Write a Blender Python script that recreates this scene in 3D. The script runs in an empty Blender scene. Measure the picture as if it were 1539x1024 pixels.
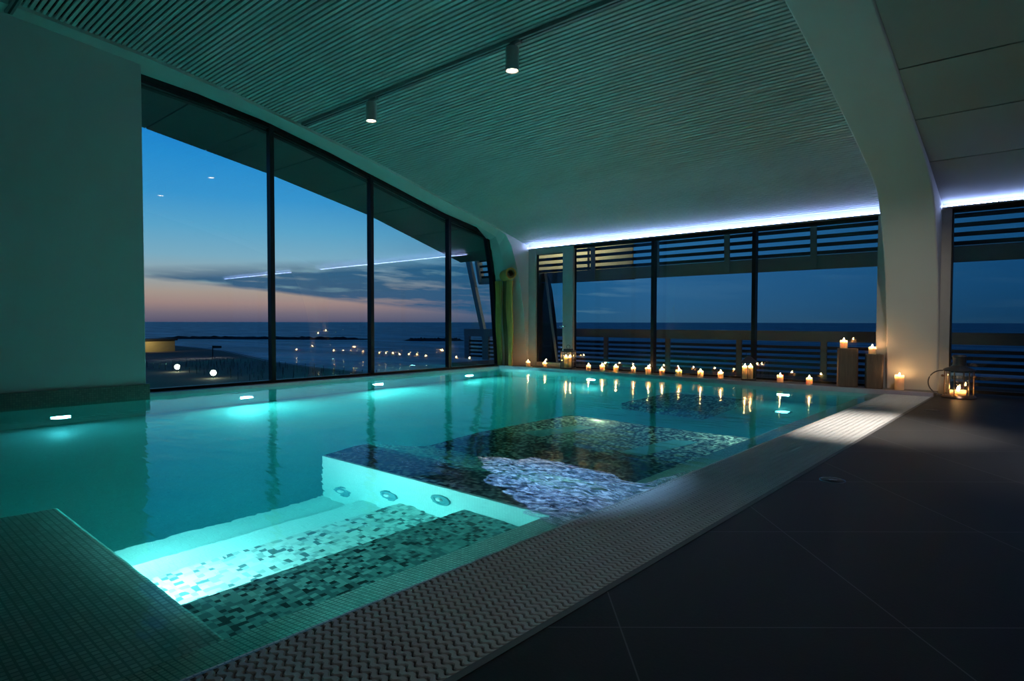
import bpy, bmesh, math, random
from mathutils import Vector, noise, Matrix
random.seed(7)
S = bpy.context.scene
COL = S.collection
PI = math.pi

# ------------------------------------------------------------------ helpers
def lin(r, g, b):
    f = lambda c: (c/255/12.92 if c/255 <= .04045 else ((c/255+.055)/1.055)**2.4)
    return (f(r), f(g), f(b), 1)

class MB:
    """collects geometry for ONE mesh object"""
    def __init__(s): s.v = []; s.f = []; s.m = []; s.sm = []
    def quad(s, pts, mi=0, sm=False):
        b = len(s.v); s.v += [tuple(p) for p in pts]
        s.f.append(tuple(range(b, b+len(pts)))); s.m.append(mi); s.sm.append(sm)
    def box(s, x0, x1, y0, y1, z0, z1, mi=0):
        p = [(x0,y0,z0),(x1,y0,z0),(x1,y1,z0),(x0,y1,z0),(x0,y0,z1),(x1,y0,z1),(x1,y1,z1),(x0,y1,z1)]
        b = len(s.v); s.v += p
        for f in ((0,3,2,1),(4,5,6,7),(0,1,5,4),(1,2,6,5),(2,3,7,6),(3,0,4,7)):
            s.f.append(tuple(b+i for i in f)); s.m.append(mi); s.sm.append(False)
    def prism(s, poly, axis, a0, a1, mi=0):
        """poly: 2D points; extruded along axis ('x': poly is (y,z); 'y': (x,z); 'z': (x,y))"""
        def P(p, a):
            return (a,p[0],p[1]) if axis == 'x' else (p[0],a,p[1]) if axis == 'y' else (p[0],p[1],a)
        n = len(poly); b = len(s.v)
        s.v += [P(p,a0) for p in poly] + [P(p,a1) for p in poly]
        s.f.append(tuple(b+i for i in range(n))[::-1]); s.f.append(tuple(b+n+i for i in range(n)))
        s.m += [mi,mi]; s.sm += [False,False]
        for i in range(n):
            j = (i+1) % n
            s.f.append((b+i,b+j,b+n+j,b+n+i)); s.m.append(mi); s.sm.append(False)
    def bar(s, a, b_, w, h, mi=0):
        """box beam from point a to point b, w wide, h deep"""
        a = Vector(a); b_ = Vector(b_); d = (b_-a).normalized()
        up = Vector((0,0,1)) if abs(d.z) < .9 else Vector((0,1,0))
        u = d.cross(up).normalized(); v = u.cross(d).normalized()
        c = []
        for p in (a,b_):
            for su,sv in ((-1,-1),(1,-1),(1,1),(-1,1)):
                c.append(p+u*(su*w/2)+v*(sv*h/2))
        b = len(s.v); s.v += [tuple(p) for p in c]
        for f in ((0,3,2,1),(4,5,6,7),(0,1,5,4),(1,2,6,5),(2,3,7,6),(3,0,4,7)):
            s.f.append(tuple(b+i for i in f)); s.m.append(mi); s.sm.append(False)
    def lathe(s, prof, c=(0,0,0), n=24, mi=0, axis='z'):
        def P(r, z, a):
            x, y = r*math.cos(a), r*math.sin(a)
            q = (x,y,z) if axis == 'z' else (x,z,y) if axis == 'y' else (z,x,y)
            return (c[0]+q[0], c[1]+q[1], c[2]+q[2])
        rows = []
        for r, z in prof:
            if r < 1e-6:
                rows.append([len(s.v)]); s.v.append(P(0,z,0))
            else:
                rows.append(list(range(len(s.v), len(s.v)+n)))
                s.v += [P(r,z,2*PI*k/n) for k in range(n)]
        for A, B in zip(rows, rows[1:]):
            for k in range(n):
                j = (k+1) % n
                if len(A) == 1 and len(B) == 1: continue
                f = (A[0],B[j],B[k]) if len(A) == 1 else (A[k],A[j],B[0]) if len(B) == 1 else (A[k],A[j],B[j],B[k])
                s.f.append(f); s.m.append(mi); s.sm.append(True)
    def tube(s, pts, r, n=8, mi=0, closed=False):
        pts = [Vector(p) for p in pts]; rows = []
        N = len(pts)
        for i, p in enumerate(pts):
            d = (pts[(i+1) % N]-pts[i-1]) if closed else (pts[min(i+1,N-1)]-pts[max(i-1,0)])
            d.normalize()
            up = Vector((0,0,1)) if abs(d.z) < .9 else Vector((1,0,0))
            u = d.cross(up).normalized(); v = u.cross(d)
            rr = r[i] if isinstance(r, (list,tuple)) else r
            rows.append(list(range(len(s.v), len(s.v)+n)))
            s.v += [tuple(p+(u*math.cos(2*PI*k/n)+v*math.sin(2*PI*k/n))*rr) for k in range(n)]
        pairs = list(zip(rows, rows[1:])) + ([(rows[-1],rows[0])] if closed else [])
        for A, B in pairs:
            for k in range(n):
                j = (k+1) % n; s.f.append((A[k],A[j],B[j],B[k])); s.m.append(mi); s.sm.append(True)
        if not closed:
            s.f.append(tuple(rows[0][::-1])); s.f.append(tuple(rows[-1])); s.m += [mi,mi]; s.sm += [False,False]
    def build(s, name, mats, parent=None, fix=True, bevel=0):
        me = bpy.data.meshes.new(name); me.from_pydata(s.v, [], s.f)
        if not isinstance(mats, (list,tuple)): mats = [mats]
        for m in mats: me.materials.append(m)
        me.polygons.foreach_set('material_index', s.m); me.polygons.foreach_set('use_smooth', s.sm)
        if fix:
            bm = bmesh.new(); bm.from_mesh(me); bmesh.ops.recalc_face_normals(bm, faces=bm.faces); bm.to_mesh(me); bm.free()
        try: me.set_sharp_from_angle(angle=math.radians(40))
        except Exception: pass
        me.update()
        o = bpy.data.objects.new(name, me); COL.objects.link(o)
        if parent: o.parent = parent
        if bevel:
            b = o.modifiers.new('bevel','BEVEL'); b.width = bevel; b.segments = 2; b.limit_method = 'ANGLE'
        return o

def tag(o, label, cat, group=None, kind=None):
    o['label'] = label; o['category'] = cat
    if group: o['group'] = group
    if kind: o['kind'] = kind
    return o
def thing(name, label, cat, loc=(0,0,0), rz=0, group=None, kind=None):
    o = bpy.data.objects.new(name, None); o.empty_display_size = .1; COL.objects.link(o)
    o.location = loc; o.rotation_euler = (0,0,rz)
    return tag(o, label, cat, group, kind)
def dup(root, loc, label, rz=None, scale=None):
    def cp(o, parent):
        c = o.copy(); COL.objects.link(c)
        if parent: c.parent = parent
        for ch in [q for q in o.children]: cp(ch, c)
        return c
    c = cp(root, None); c.location = loc; c['label'] = label
    if rz is not None: c.rotation_euler = (0,0,rz)
    if scale: c.scale = scale
    return c

# ------------------------------------------------------------------ materials
def mat(name):
    m = bpy.data.materials.new(name); m.use_nodes = True
    nt = m.node_tree; nt.nodes.clear()
    out = nt.nodes.new('ShaderNodeOutputMaterial')
    return m, nt, out
def N(nt, t, **kw):
    n = nt.nodes.new(t)
    for k, v in kw.items():
        if k in ('op',): n.operation = v
        else: setattr(n, k, v)
    return n
def L(nt, a, b): nt.links.new(a, b)
def math_(nt, op, a, b=None, c=None, clamp=False):
    n = nt.nodes.new('ShaderNodeMath'); n.operation = op; n.use_clamp = clamp
    for i, v in enumerate((a,b,c)):
        if v is None: continue
        if isinstance(v, (int,float)): n.inputs[i].default_value = v
        else: L(nt, v, n.inputs[i])
    return n.outputs[0]
def mixc(nt, fac, a, b):
    n = nt.nodes.new('ShaderNodeMix'); n.data_type = 'RGBA'
    for i, v in ((0,fac),(6,a),(7,b)):
        if isinstance(v, (int,float)): n.inputs[i].default_value = v
        elif isinstance(v, tuple): n.inputs[i].default_value = v
        else: L(nt, v, n.inputs[i])
    return n.outputs[2]
def ramp(nt, fac, stops, interp='LINEAR'):
    r = nt.nodes.new('ShaderNodeValToRGB'); r.color_ramp.interpolation = interp
    els = r.color_ramp.elements
    while len(els) > 1: els.remove(els[0])
    els[0].position, els[0].color = stops[0]
    for p, c in stops[1:]:
        e = els.new(p); e.color = c
    L(nt, fac, r.inputs[0]); return r.outputs[0]
def noise_tex(nt, vec, scale, detail=3, rough=.5):
    n = nt.nodes.new('ShaderNodeTexNoise'); n.inputs['Scale'].default_value = scale
    n.inputs['Detail'].default_value = detail; n.inputs['Roughness'].default_value = rough
    if vec is not None: L(nt, vec, n.inputs['Vector'])
    return n
def coords(nt, scale=(1,1,1), rot=(0,0,0), kind='Object', loc=(0,0,0)):
    t = nt.nodes.new('ShaderNodeTexCoord'); mp = nt.nodes.new('ShaderNodeMapping')
    mp.inputs['Scale'].default_value = scale; mp.inputs['Rotation'].default_value = rot; mp.inputs['Location'].default_value = loc
    L(nt, t.outputs[kind], mp.inputs[0]); return mp.outputs[0]

def plain(name, col, rough=.5, metal=0, var=.06, scale=8, bump=0, spec=.5, stretch=(1,1,1)):
    m, nt, out = mat(name)
    p = nt.nodes.new('ShaderNodeBsdfPrincipled')
    v = coords(nt, stretch)
    n = noise_tex(nt, v, scale, 4)
    c2 = tuple(max(0, c*(1-var*2)) for c in col[:3]) + (1,)
    c1 = tuple(min(1, c*(1+var)) for c in col[:3]) + (1,)
    L(nt, mixc(nt, n.outputs[0], c2, c1), p.inputs['Base Color'])
    p.inputs['Roughness'].default_value = rough; p.inputs['Metallic'].default_value = metal
    p.inputs['Specular IOR Level'].default_value = spec
    if bump:
        b = nt.nodes.new('ShaderNodeBump'); b.inputs['Strength'].default_value = bump; b.inputs['Distance'].default_value = .01
        n2 = noise_tex(nt, v, scale*4, 4); L(nt, n2.outputs[0], b.inputs['Height']); L(nt, b.outputs[0], p.inputs['Normal'])
    L(nt, p.outputs[0], out.inputs[0]); return m
def emit(name, col, strength):
    m, nt, out = mat(name)
    e = nt.nodes.new('ShaderNodeEmission'); e.inputs[0].default_value = col; e.inputs[1].default_value = strength
    L(nt, e.outputs[0], out.inputs[0]); return m
def tilegrid(name, col, grout, size, rough=.35, gw=.12, var=.15):
    """small square tiles with grout lines, 3-D so every face gets its grid"""
    m, nt, out = mat(name)
    p = nt.nodes.new('ShaderNodeBsdfPrincipled'); p.inputs['Roughness'].default_value = rough
    v = coords(nt, (1/size,)*3, loc=(.0137,.0071,.0113))
    sep = nt.nodes.new('ShaderNodeSeparateXYZ'); L(nt, v, sep.inputs[0])
    geo = nt.nodes.new('ShaderNodeNewGeometry'); sn = nt.nodes.new('ShaderNodeSeparateXYZ'); L(nt, geo.outputs['True Normal'], sn.inputs[0])
    g = None
    for i in range(3):
        fr = math_(nt, 'FRACT', sep.outputs[i])
        d = math_(nt, 'ABSOLUTE', math_(nt, 'SUBTRACT', fr, .5))
        line = math_(nt, 'GREATER_THAN', d, .5-gw/2)
        flat = math_(nt, 'LESS_THAN', math_(nt, 'ABSOLUTE', sn.outputs[i]), .8)
        line = math_(nt, 'MULTIPLY', line, flat)
        g = line if g is None else math_(nt, 'MAXIMUM', g, line)
    fl = nt.nodes.new('ShaderNodeVectorMath'); fl.operation = 'FLOOR'; L(nt, v, fl.inputs[0])
    w = nt.nodes.new('ShaderNodeTexWhiteNoise'); L(nt, fl.outputs[0], w.inputs[0])
    c2 = tuple(c*(1-var*2) for c in col[:3])+(1,)
    base = mixc(nt, w.outputs[0], c2, col)
    L(nt, mixc(nt, g, base, grout), p.inputs['Base Color'])
    L(nt, p.outputs[0], out.inputs[0]); return m
def mosaic(name, stops, size, rough=.3):
    m, nt, out = mat(name)
    p = nt.nodes.new('ShaderNodeBsdfPrincipled'); p.inputs['Roughness'].default_value = rough
    v = coords(nt, (1/size,1/size,.5/size), loc=(.31,.17,.23))
    fl = nt.nodes.new('ShaderNodeVectorMath'); fl.operation = 'FLOOR'; L(nt, v, fl.inputs[0])
    w = nt.nodes.new('ShaderNodeTexWhiteNoise'); L(nt, fl.outputs[0], w.inputs[0])
    c = ramp(nt, w.outputs[0], stops, 'CONSTANT')
    L(nt, c, p.inputs['Base Color']); L(nt, p.outputs[0], out.inputs[0]); return m

M = {}
M['plaster'] = plain('white plaster', (.53,.52,.49,1), .7, var=.02, scale=2)
M['wallpaint'] = plain('matt wall paint', (.50,.52,.50,1), .75, var=.03, scale=1.5)
M['panel'] = plain('ceiling panel', (.29,.29,.27,1), .6, var=.02, scale=1)
M['slat'] = plain('ceiling slat', (.48,.50,.48,1), .45, var=.02, scale=1)
M['black'] = plain('slat gap', (.02,.025,.025,1), .8)
M['joint'] = plain('panel joint', (.05,.05,.05,1), .8)
M['darkmetal'] = plain('dark window metal', (.02,.022,.025,1), .4, .6)
M['greymetal'] = plain('grey door metal', (.42,.42,.41,1), .45, .3)
M['alu'] = plain('aluminium', (.55,.56,.58,1), .35, .8)
M['track'] = plain('track metal', (.24,.25,.25,1), .45, .5)
M['spotbody'] = plain('spotlight metal', (.42,.43,.43,1), .4, .5)
M['steel'] = plain('steel', (.6,.6,.6,1), .25, 1)
M['white'] = plain('white plastic', (.9,.92,.9,1), .25)
M['strip'] = plain('brushed edge strip', (.20,.20,.20,1), .6, .5)
M['chrome'] = plain('chrome', (.75,.78,.78,1), .12, 1)
M['stone'] = plain('ledge stone', (.16,.13,.12,1), .5, var=.15, scale=12)
M['coping'] = plain('coping stone', (.42,.36,.42,1), .5, var=.08, scale=10)
M['plinth'] = tilegrid('plinth tiles', (.22,.19,.15,1), (.12,.1,.09,1), .03)
M['lip'] = tilegrid('lip tiles', (.62,.64,.58,1), (.16,.2,.18,1), .025, gw=.22)
M['ledge'] = tilegrid('ledge tiles', (.62,.74,.70,1), (.25,.34,.32,1), .032, gw=.26)
M['paletile'] = tilegrid('pale pool tiles', (.78,.86,.82,1), (.66,.76,.72,1), .025, gw=.15, var=.03)
M['basin'] = tilegrid('basin tiles', (.30,.62,.62,1), (.24,.5,.5,1), .025, gw=.1, var=.05)
M['mosaic'] = mosaic('dark mosaic', [(0,(.015,.02,.025,1)),(.36,(.08,.11,.11,1)),(.56,(.22,.28,.26,1)),(.74,(.44,.47,.40,1)),(.9,(.68,.68,.58,1))], .03)
M['mosaicbay'] = mosaic('seat mosaic', [(0,(.015,.022,.024,1)),(.16,(.10,.18,.18,1)),(.45,(.18,.31,.29,1)),(.8,(.28,.43,.40,1))], .028)
M['mosaicpale'] = mosaic('pale mosaic', [(0,(.12,.2,.2,1)),(.12,(.4,.52,.5,1)),(.35,(.62,.72,.68,1)),(.7,(.75,.83,.78,1))], .036)
M['inlay'] = plain('smooth inlay', (.14,.38,.42,1), .4, var=.05)
M['grate'] = plain('grating plastic', (.56,.56,.55,1), .45, var=.05, scale=6)
M['wood'] = plain('weathered wood', (.15,.105,.075,1), .8, var=.25, scale=5, bump=.6, stretch=(6,6,.6))
M['woodred'] = plain('red brown wood', (.16,.065,.04,1), .8, var=.2, scale=5, bump=.6, stretch=(6,6,.6))
M['lantern'] = plain('lantern metal', (.10,.10,.10,1), .4, .7)
M['brass'] = plain('copper lantern metal', (.35,.22,.15,1), .3, .9)
M['wick'] = plain('wick', (.02,.015,.01,1), .9)
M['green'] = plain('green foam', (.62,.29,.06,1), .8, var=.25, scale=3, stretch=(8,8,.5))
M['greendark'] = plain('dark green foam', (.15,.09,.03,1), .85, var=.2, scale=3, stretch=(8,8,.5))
M['navy'] = plain('navy cover fabric', (.015,.03,.055,1), .9, var=.2)
M['timber'] = plain('pergola timber', (.18,.22,.21,1), .7, var=.12, scale=3, stretch=(.3,3,3))
M['slatdark'] = plain('dark louvre', (.015,.025,.03,1), .7)
M['rail'] = plain('rail board', (.13,.16,.15,1), .7, var=.1, scale=3, stretch=(.3,3,3))
M['postgrey'] = plain('grey post', (.42,.46,.48,1), .6)
M['glow_yellow'] = plain('added yellow panel', (.75,.70,.42,1), .8, var=.05)
M['terrace'] = plain('terrace boards', (.05,.05,.05,1), .7)
M['soffit'] = plain('outside soffit', (.20,.25,.25,1), .7, var=.05)
M['sand'] = plain('wet sand', (.20,.17,.11,1), .9, var=.3, scale=.12)
M['rock'] = plain('dark rock', (.012,.014,.016,1), .9, var=.3)
M['stake'] = plain('stake', (.02,.025,.025,1), .8)
M['reflection_yellow'] = plain('cabin wall', (.55,.42,.16,1), .8)
M['lampglow'] = emit('beach lamp glow', (.9,1,.75,1), 14)
M['led'] = emit('led diodes', (.30,.42,1,1), 46)
M['ledside'] = emit('led diode sides', (.42,.55,1,1), 24)
M['flame'] = emit('candle flame', (1,.56,.22,1), 190)
M['lens'] = emit('spot lens', (1,.80,.55,1), 14)
M['poolglow'] = emit('pool lamp glass', (.55,.92,1,1), 10)
M['bright'] = emit('jet glow', (.6,1,.95,1), 2.0)

# candle wax: lets the flame shine through the thin rim
m, nt, out = mat('candle wax'); nz = noise_tex(nt, coords(nt), 20)
wc = mixc(nt, nz.outputs[0], (.86,.72,.52,1), (.92,.80,.62,1))
p = nt.nodes.new('ShaderNodeBsdfPrincipled'); p.inputs['Roughness'].default_value = .5; L(nt, wc, p.inputs['Base Color'])
p.inputs['Subsurface Weight'].default_value = .5; p.inputs['Subsurface Radius'].default_value = (.08,.04,.015); p.inputs['Subsurface Scale'].default_value = .8
tr = nt.nodes.new('ShaderNodeBsdfTranslucent'); L(nt, wc, tr.inputs[0])
mx = nt.nodes.new('ShaderNodeMixShader'); mx.inputs[0].default_value = .5; L(nt, p.outputs[0], mx.inputs[1]); L(nt, tr.outputs[0], mx.inputs[2])
L(nt, mx.outputs[0], out.inputs[0]); M['wax'] = m

# window glass: see-through with a mirror sheen growing towards grazing angles
def glass(name, tint, base):
    m, nt, out = mat(name)
    lw = nt.nodes.new('ShaderNodeLayerWeight'); lw.inputs[0].default_value = .5
    f = math_(nt, 'POWER', lw.outputs['Facing'], 4.0)
    f = math_(nt, 'MULTIPLY_ADD', f, .85, base, clamp=True)
    t = nt.nodes.new('ShaderNodeBsdfTransparent'); t.inputs[0].default_value = tint
    g = nt.nodes.new('ShaderNodeBsdfGlossy'); g.inputs['Roughness'].default_value = .0
    mx = nt.nodes.new('ShaderNodeMixShader'); L(nt, f, mx.inputs[0]); L(nt, t.outputs[0], mx.inputs[1]); L(nt, g.outputs[0], mx.inputs[2])
    L(nt, mx.outputs[0], out.inputs[0]); return m
M['glass'] = glass('window glass', (.96,.98,.98,1), .06)
M['lglass'] = glass('lantern glass', (.95,.95,.93,1), .05)

# pool water: refracting surface, rippled mirror, tinted by depth
m, nt, out = mat('pool water')
v1 = coords(nt, (1,1,1)); 
n1 = noise_tex(nt, v1, 1.1, 2, .5)
v2 = coords(nt, (3.2,9,1), (0,0,math.radians(41)))
n2 = noise_tex(nt, v2, .9, 2, .5)
hgt = math_(nt, 'ADD', math_(nt, 'MULTIPLY', n1.outputs[0], .6), math_(nt, 'MULTIPLY', n2.outputs[0], .24))
bp = nt.nodes.new('ShaderNodeBump'); bp.inputs['Strength'].default_value = .35; bp.inputs['Distance'].default_value = .05
L(nt, hgt, bp.inputs['Height'])
fr = nt.nodes.new('ShaderNodeFresnel'); fr.inputs[0].default_value = 1.33
rf = nt.nodes.new('ShaderNodeBsdfRefraction'); rf.inputs['IOR'].default_value = 1.33; rf.inputs['Roughness'].default_value = .0
rf.inputs['Color'].default_value = (1,1,1,1)
gl = nt.nodes.new('ShaderNodeBsdfGlossy'); gl.inputs['Roughness'].default_value = .07
for s_ in (rf, gl): L(nt, bp.outputs[0], s_.inputs['Normal'])
mx = nt.nodes.new('ShaderNodeMixShader'); L(nt, fr.outputs[0], mx.inputs[0]); L(nt, rf.outputs[0], mx.inputs[1]); L(nt, gl.outputs[0], mx.inputs[2])
L(nt, mx.outputs[0], out.inputs[0])
va = nt.nodes.new('ShaderNodeVolumeAbsorption'); va.inputs['Color'].default_value = (.32,.90,.89,1); va.inputs['Density'].default_value = .75
L(nt, va.outputs[0], out.inputs['Volume']); M['water'] = m

# foam of the overflow jet
m, nt, out = mat('foam'); p = nt.nodes.new('ShaderNodeBsdfPrincipled')
p.inputs['Roughness'].default_value = .12; p.inputs['Specular IOR Level'].default_value = 1
wv = noise_tex(nt, coords(nt, (4,4,4)), 1, 3)
cv = nt.nodes.new('ShaderNodeVectorMath'); cv.operation = 'MULTIPLY_ADD'; L(nt, wv.outputs['Color'], cv.inputs[0]); cv.inputs[1].default_value = (1.2,3.5,0)
L(nt, coords(nt, (7,26,10), (0,0,.25)), cv.inputs[2])
nz = noise_tex(nt, cv.outputs[0], 1.6, 6, .72)
L(nt, ramp(nt, nz.outputs[0], [(.36,(.05,.14,.32,1)),(.46,(.28,.46,.82,1)),(.56,(.92,.96,1,1))]), p.inputs['Base Color'])  # blue light of the LED strip painted in as streaks
bp = nt.nodes.new('ShaderNodeBump'); bp.inputs['Strength'].default_value = .6; bp.inputs['Distance'].default_value = .03
L(nt, nz.outputs[0], bp.inputs['Height']); L(nt, bp.outputs[0], p.inputs['Normal'])
at = nt.nodes.new('ShaderNodeAttribute'); at.attribute_name = 'density'
al = math_(nt, 'ADD', math_(nt, 'MULTIPLY', at.outputs['Fac'], 2.6), math_(nt, 'MULTIPLY', math_(nt, 'SUBTRACT', nz.outputs[0], .44), 5.0))
al = math_(nt, 'MULTIPLY_ADD', al, .9, .12, clamp=True)
tp = nt.nodes.new('ShaderNodeBsdfTransparent'); mx = nt.nodes.new('ShaderNodeMixShader')
L(nt, al, mx.inputs[0]); L(nt, tp.outputs[0], mx.inputs[1]); L(nt, p.outputs[0], mx.inputs[2])
L(nt, mx.outputs[0], out.inputs[0]); M['foam'] = m

# deck: large dark stone tiles laid on the diagonal
TH = math.atan(820/930)
m, nt, out = mat('dark stone tiles'); p = nt.nodes.new('ShaderNodeBsdfPrincipled')
tc = nt.nodes.new('ShaderNodeTexCoord'); sp = nt.nodes.new('ShaderNodeSeparateXYZ'); L(nt, tc.outputs['Object'], sp.inputs[0])
a = math_(nt, 'ADD', math_(nt, 'MULTIPLY', sp.outputs[0], math.cos(TH)), math_(nt, 'MULTIPLY', sp.outputs[1], math.sin(TH)))
b = math_(nt, 'ADD', math_(nt, 'MULTIPLY', sp.outputs[0], -math.sin(TH)), math_(nt, 'MULTIPLY', sp.outputs[1], math.cos(TH)))
def joint(c, off, size):
    t = math_(nt, 'DIVIDE', math_(nt, 'SUBTRACT', c, off-40*size), size)
    d = math_(nt, 'ABSOLUTE', math_(nt, 'SUBTRACT', math_(nt, 'FRACT', math_(nt, 'ADD', t, .5)), .5))
    return math_(nt, 'LESS_THAN', d, .003/size), math_(nt, 'FLOOR', t)
j1, i1 = joint(a, .41, 1.083); j2, i2 = joint(b, 2.30, 1.07)
jj = math_(nt, 'MAXIMUM', j1, j2)
cb = nt.nodes.new('ShaderNodeCombineXYZ'); L(nt, i1, cb.inputs[0]); L(nt, i2, cb.inputs[1])
wn = nt.nodes.new('ShaderNodeTexWhiteNoise'); L(nt, cb.outputs[0], wn.inputs[0])
nz = noise_tex(nt, tc.outputs['Object'], 30, 5, .7)
base = mixc(nt, wn.outputs[0], (.021,.021,.0205,1), (.027,.027,.0265,1))
base = mixc(nt, math_(nt, 'MULTIPLY', nz.outputs[0], .5), base, (.02,.02,.021,1))
L(nt, mixc(nt, jj, base, (.12,.12,.12,1)), p.inputs['Base Color'])
p.inputs['Roughness'].default_value = .55; p.inputs['Specular IOR Level'].default_value = .22
bp = nt.nodes.new('ShaderNodeBump'); bp.inputs['Strength'].default_value = .25; bp.inputs['Distance'].default_value = .004
nz2 = noise_tex(nt, tc.outputs['Object'], 60, 5, .7); L(nt, nz2.outputs[0], bp.inputs['Height']); L(nt, bp.outputs[0], p.inputs['Normal'])
L(nt, p.outputs[0], out.inputs[0]); M['deck'] = m

# sea
m, nt, out = mat('sea water'); p = nt.nodes.new('ShaderNodeBsdfPrincipled')
vv = coords(nt, (.02,.06,1), (0,0,math.radians(-25)))
nz = noise_tex(nt, vv, 1.4, 6, .62)
f = ramp(nt, nz.outputs[0], [(.0,(0,0,0,1)),(.45,(0,0,0,1)),(.62,(1,1,1,1))])
L(nt, mixc(nt, f, (.02,.11,.19,1), (.36,.54,.64,1)), p.inputs['Base Color'])
p.inputs['Roughness'].default_value = .45; p.inputs['Specular IOR Level'].default_value = .35
bp = nt.nodes.new('ShaderNodeBump'); bp.inputs['Strength'].default_value = .8; bp.inputs['Distance'].default_value = 2.0
L(nt, nz.outputs[0], bp.inputs['Height']); L(nt, bp.outputs[0], p.inputs['Normal'])
L(nt, p.outputs[0], out.inputs[0]); M['sea'] = m

# ------------------------------------------------------------------ sky
W = bpy.data.worlds.new('dusk sky'); S.world = W; W.use_nodes = True
nt = W.node_tree; nt.nodes.clear()
wo = nt.nodes.new('ShaderNodeOutputWorld'); bg = nt.nodes.new('ShaderNodeBackground'); L(nt, bg.outputs[0], wo.inputs[0])
tc = nt.nodes.new('ShaderNodeTexCoord'); sp = nt.nodes.new('ShaderNodeSeparateXYZ'); L(nt, tc.outputs['Generated'], sp.inputs[0])
z = sp.outputs[2]
west = math_(nt, 'ADD', math_(nt, 'MULTIPLY', sp.outputs[0], -.95), math_(nt, 'MULTIPLY', sp.outputs[1], .30))
lat = math_(nt, 'ADD', math_(nt, 'MULTIPLY', sp.outputs[0], .30), math_(nt, 'MULTIPLY', sp.outputs[1], .95))
zf = math_(nt, 'DIVIDE', z, .5)
warm = ramp(nt, zf, [(0,lin(92,90,116)),(.025,lin(124,112,126)),(.055,lin(168,140,136)),(.085,lin(176,158,148)),(.13,lin(160,174,178)),(.19,lin(130,180,204)),(.27,lin(96,172,212)),(.36,lin(60,156,216)),(.46,lin(40,146,216)),(.56,lin(24,132,214)),(.8,lin(14,92,168)),(1,lin(10,64,130))])
cool = ramp(nt, zf, [(0,lin(50,92,126)),(.05,lin(46,96,138)),(.15,lin(40,98,148)),(.3,lin(40,106,158)),(.6,lin(24,84,140)),(1,lin(10,50,100))])
dark = ramp(nt, zf, [(0,lin(14,54,88)),(.1,lin(16,66,108)),(.3,lin(18,74,122)),(1,lin(8,40,80))])
def sstep(v, a, b):
    r = nt.nodes.new('ShaderNodeMapRange'); r.interpolation_type = 'SMOOTHSTEP'; L(nt, v, r.inputs[0])
    for k, q in ((1,a),(2,b)):
        if isinstance(q, (int,float)): r.inputs[k].default_value = q
        else: L(nt, q, r.inputs[k])
    return r.outputs[0]
t1o = sstep(west, .80, .975); t2o = sstep(west, .25, .76)
col = mixc(nt, t1o, mixc(nt, t2o, dark, cool), warm)
# long cloud banks low over the sea, thickening to the north
cbx = nt.nodes.new('ShaderNodeCombineXYZ')
L(nt, math_(nt, 'MULTIPLY', lat, 5.0), cbx.inputs[0]); L(nt, math_(nt, 'MULTIPLY', west, 2.0), cbx.inputs[1])
L(nt, math_(nt, 'MULTIPLY', math_(nt, 'ADD', z, math_(nt, 'MULTIPLY', lat, .06)), 42), cbx.inputs[2])
cn = noise_tex(nt, cbx.outputs[0], 1.0, 6, .58)
low = math_(nt, 'ADD', math_(nt, 'MULTIPLY_ADD', lat, -.105, .060), math_(nt, 'MULTIPLY', math_(nt, 'SUBTRACT', cn.outputs[0], .5), .02))
upp = math_(nt, 'MULTIPLY_ADD', lat, .075, .078)
f1 = math_(nt, 'DIVIDE', math_(nt, 'SUBTRACT', z, low), .006, clamp=True)
f2 = math_(nt, 'DIVIDE', math_(nt, 'SUBTRACT', upp, z), .022, clamp=True)
streak = ramp(nt, cn.outputs[0], [(.37,(0,0,0,1)),(.46,(1,1,1,1))])
cf = math_(nt, 'MULTIPLY', math_(nt, 'MULTIPLY', f1, f2), math_(nt, 'MULTIPLY_ADD', streak, .62, .36))
cf = math_(nt, 'MULTIPLY', cf, math_(nt, 'MULTIPLY_ADD', sstep(west, .70, .88), .85, .05))
cloud = mixc(nt, ramp(nt, cn.outputs[0], [(.54,(0,0,0,1)),(.64,(1,1,1,1))]), lin(10,84,126), lin(108,152,168))
col = mixc(nt, cf, col, cloud)
L(nt, col, bg.inputs[0]); bg.inputs[1].default_value = .90

# ------------------------------------------------------------------ room profile (section along the pool)
PROF = [(-6,5.38),(0,5.32),(2.07,5.15),(3.3,5.02),(4.6,4.82),(5.8,4.59),(7,4.34),(8.15,4.06),(9.5,3.70),(10.5,3.40)]
KNEE = [(10.95,3.21),(11.2,3.02),(11.4,2.68),(11.6,2.30),(11.78,1.85),(11.92,1.2),(12.0,.5),(12.03,.0)]
def prof(y, P=PROF):
    for (a,za),(b,zb) in zip(P, P[1:]):
        if y <= b: return za+(zb-za)*(y-a)/(b-a)
    return P[-1][1]
CEIL = PROF[:-1]+[(10.5,3.47),(12.1,3.02)]
def ceilz(y): return prof(y, CEIL)+.045

def struct(name, mb, mats, label, cat, **k):
    return tag(mb.build(name, mats, **k), label, cat, kind='structure')

XL, XW, XR1, XR2 = -10.9, -10.5, -2.16, -1.43   # left glass, left wall, portal faces
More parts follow.
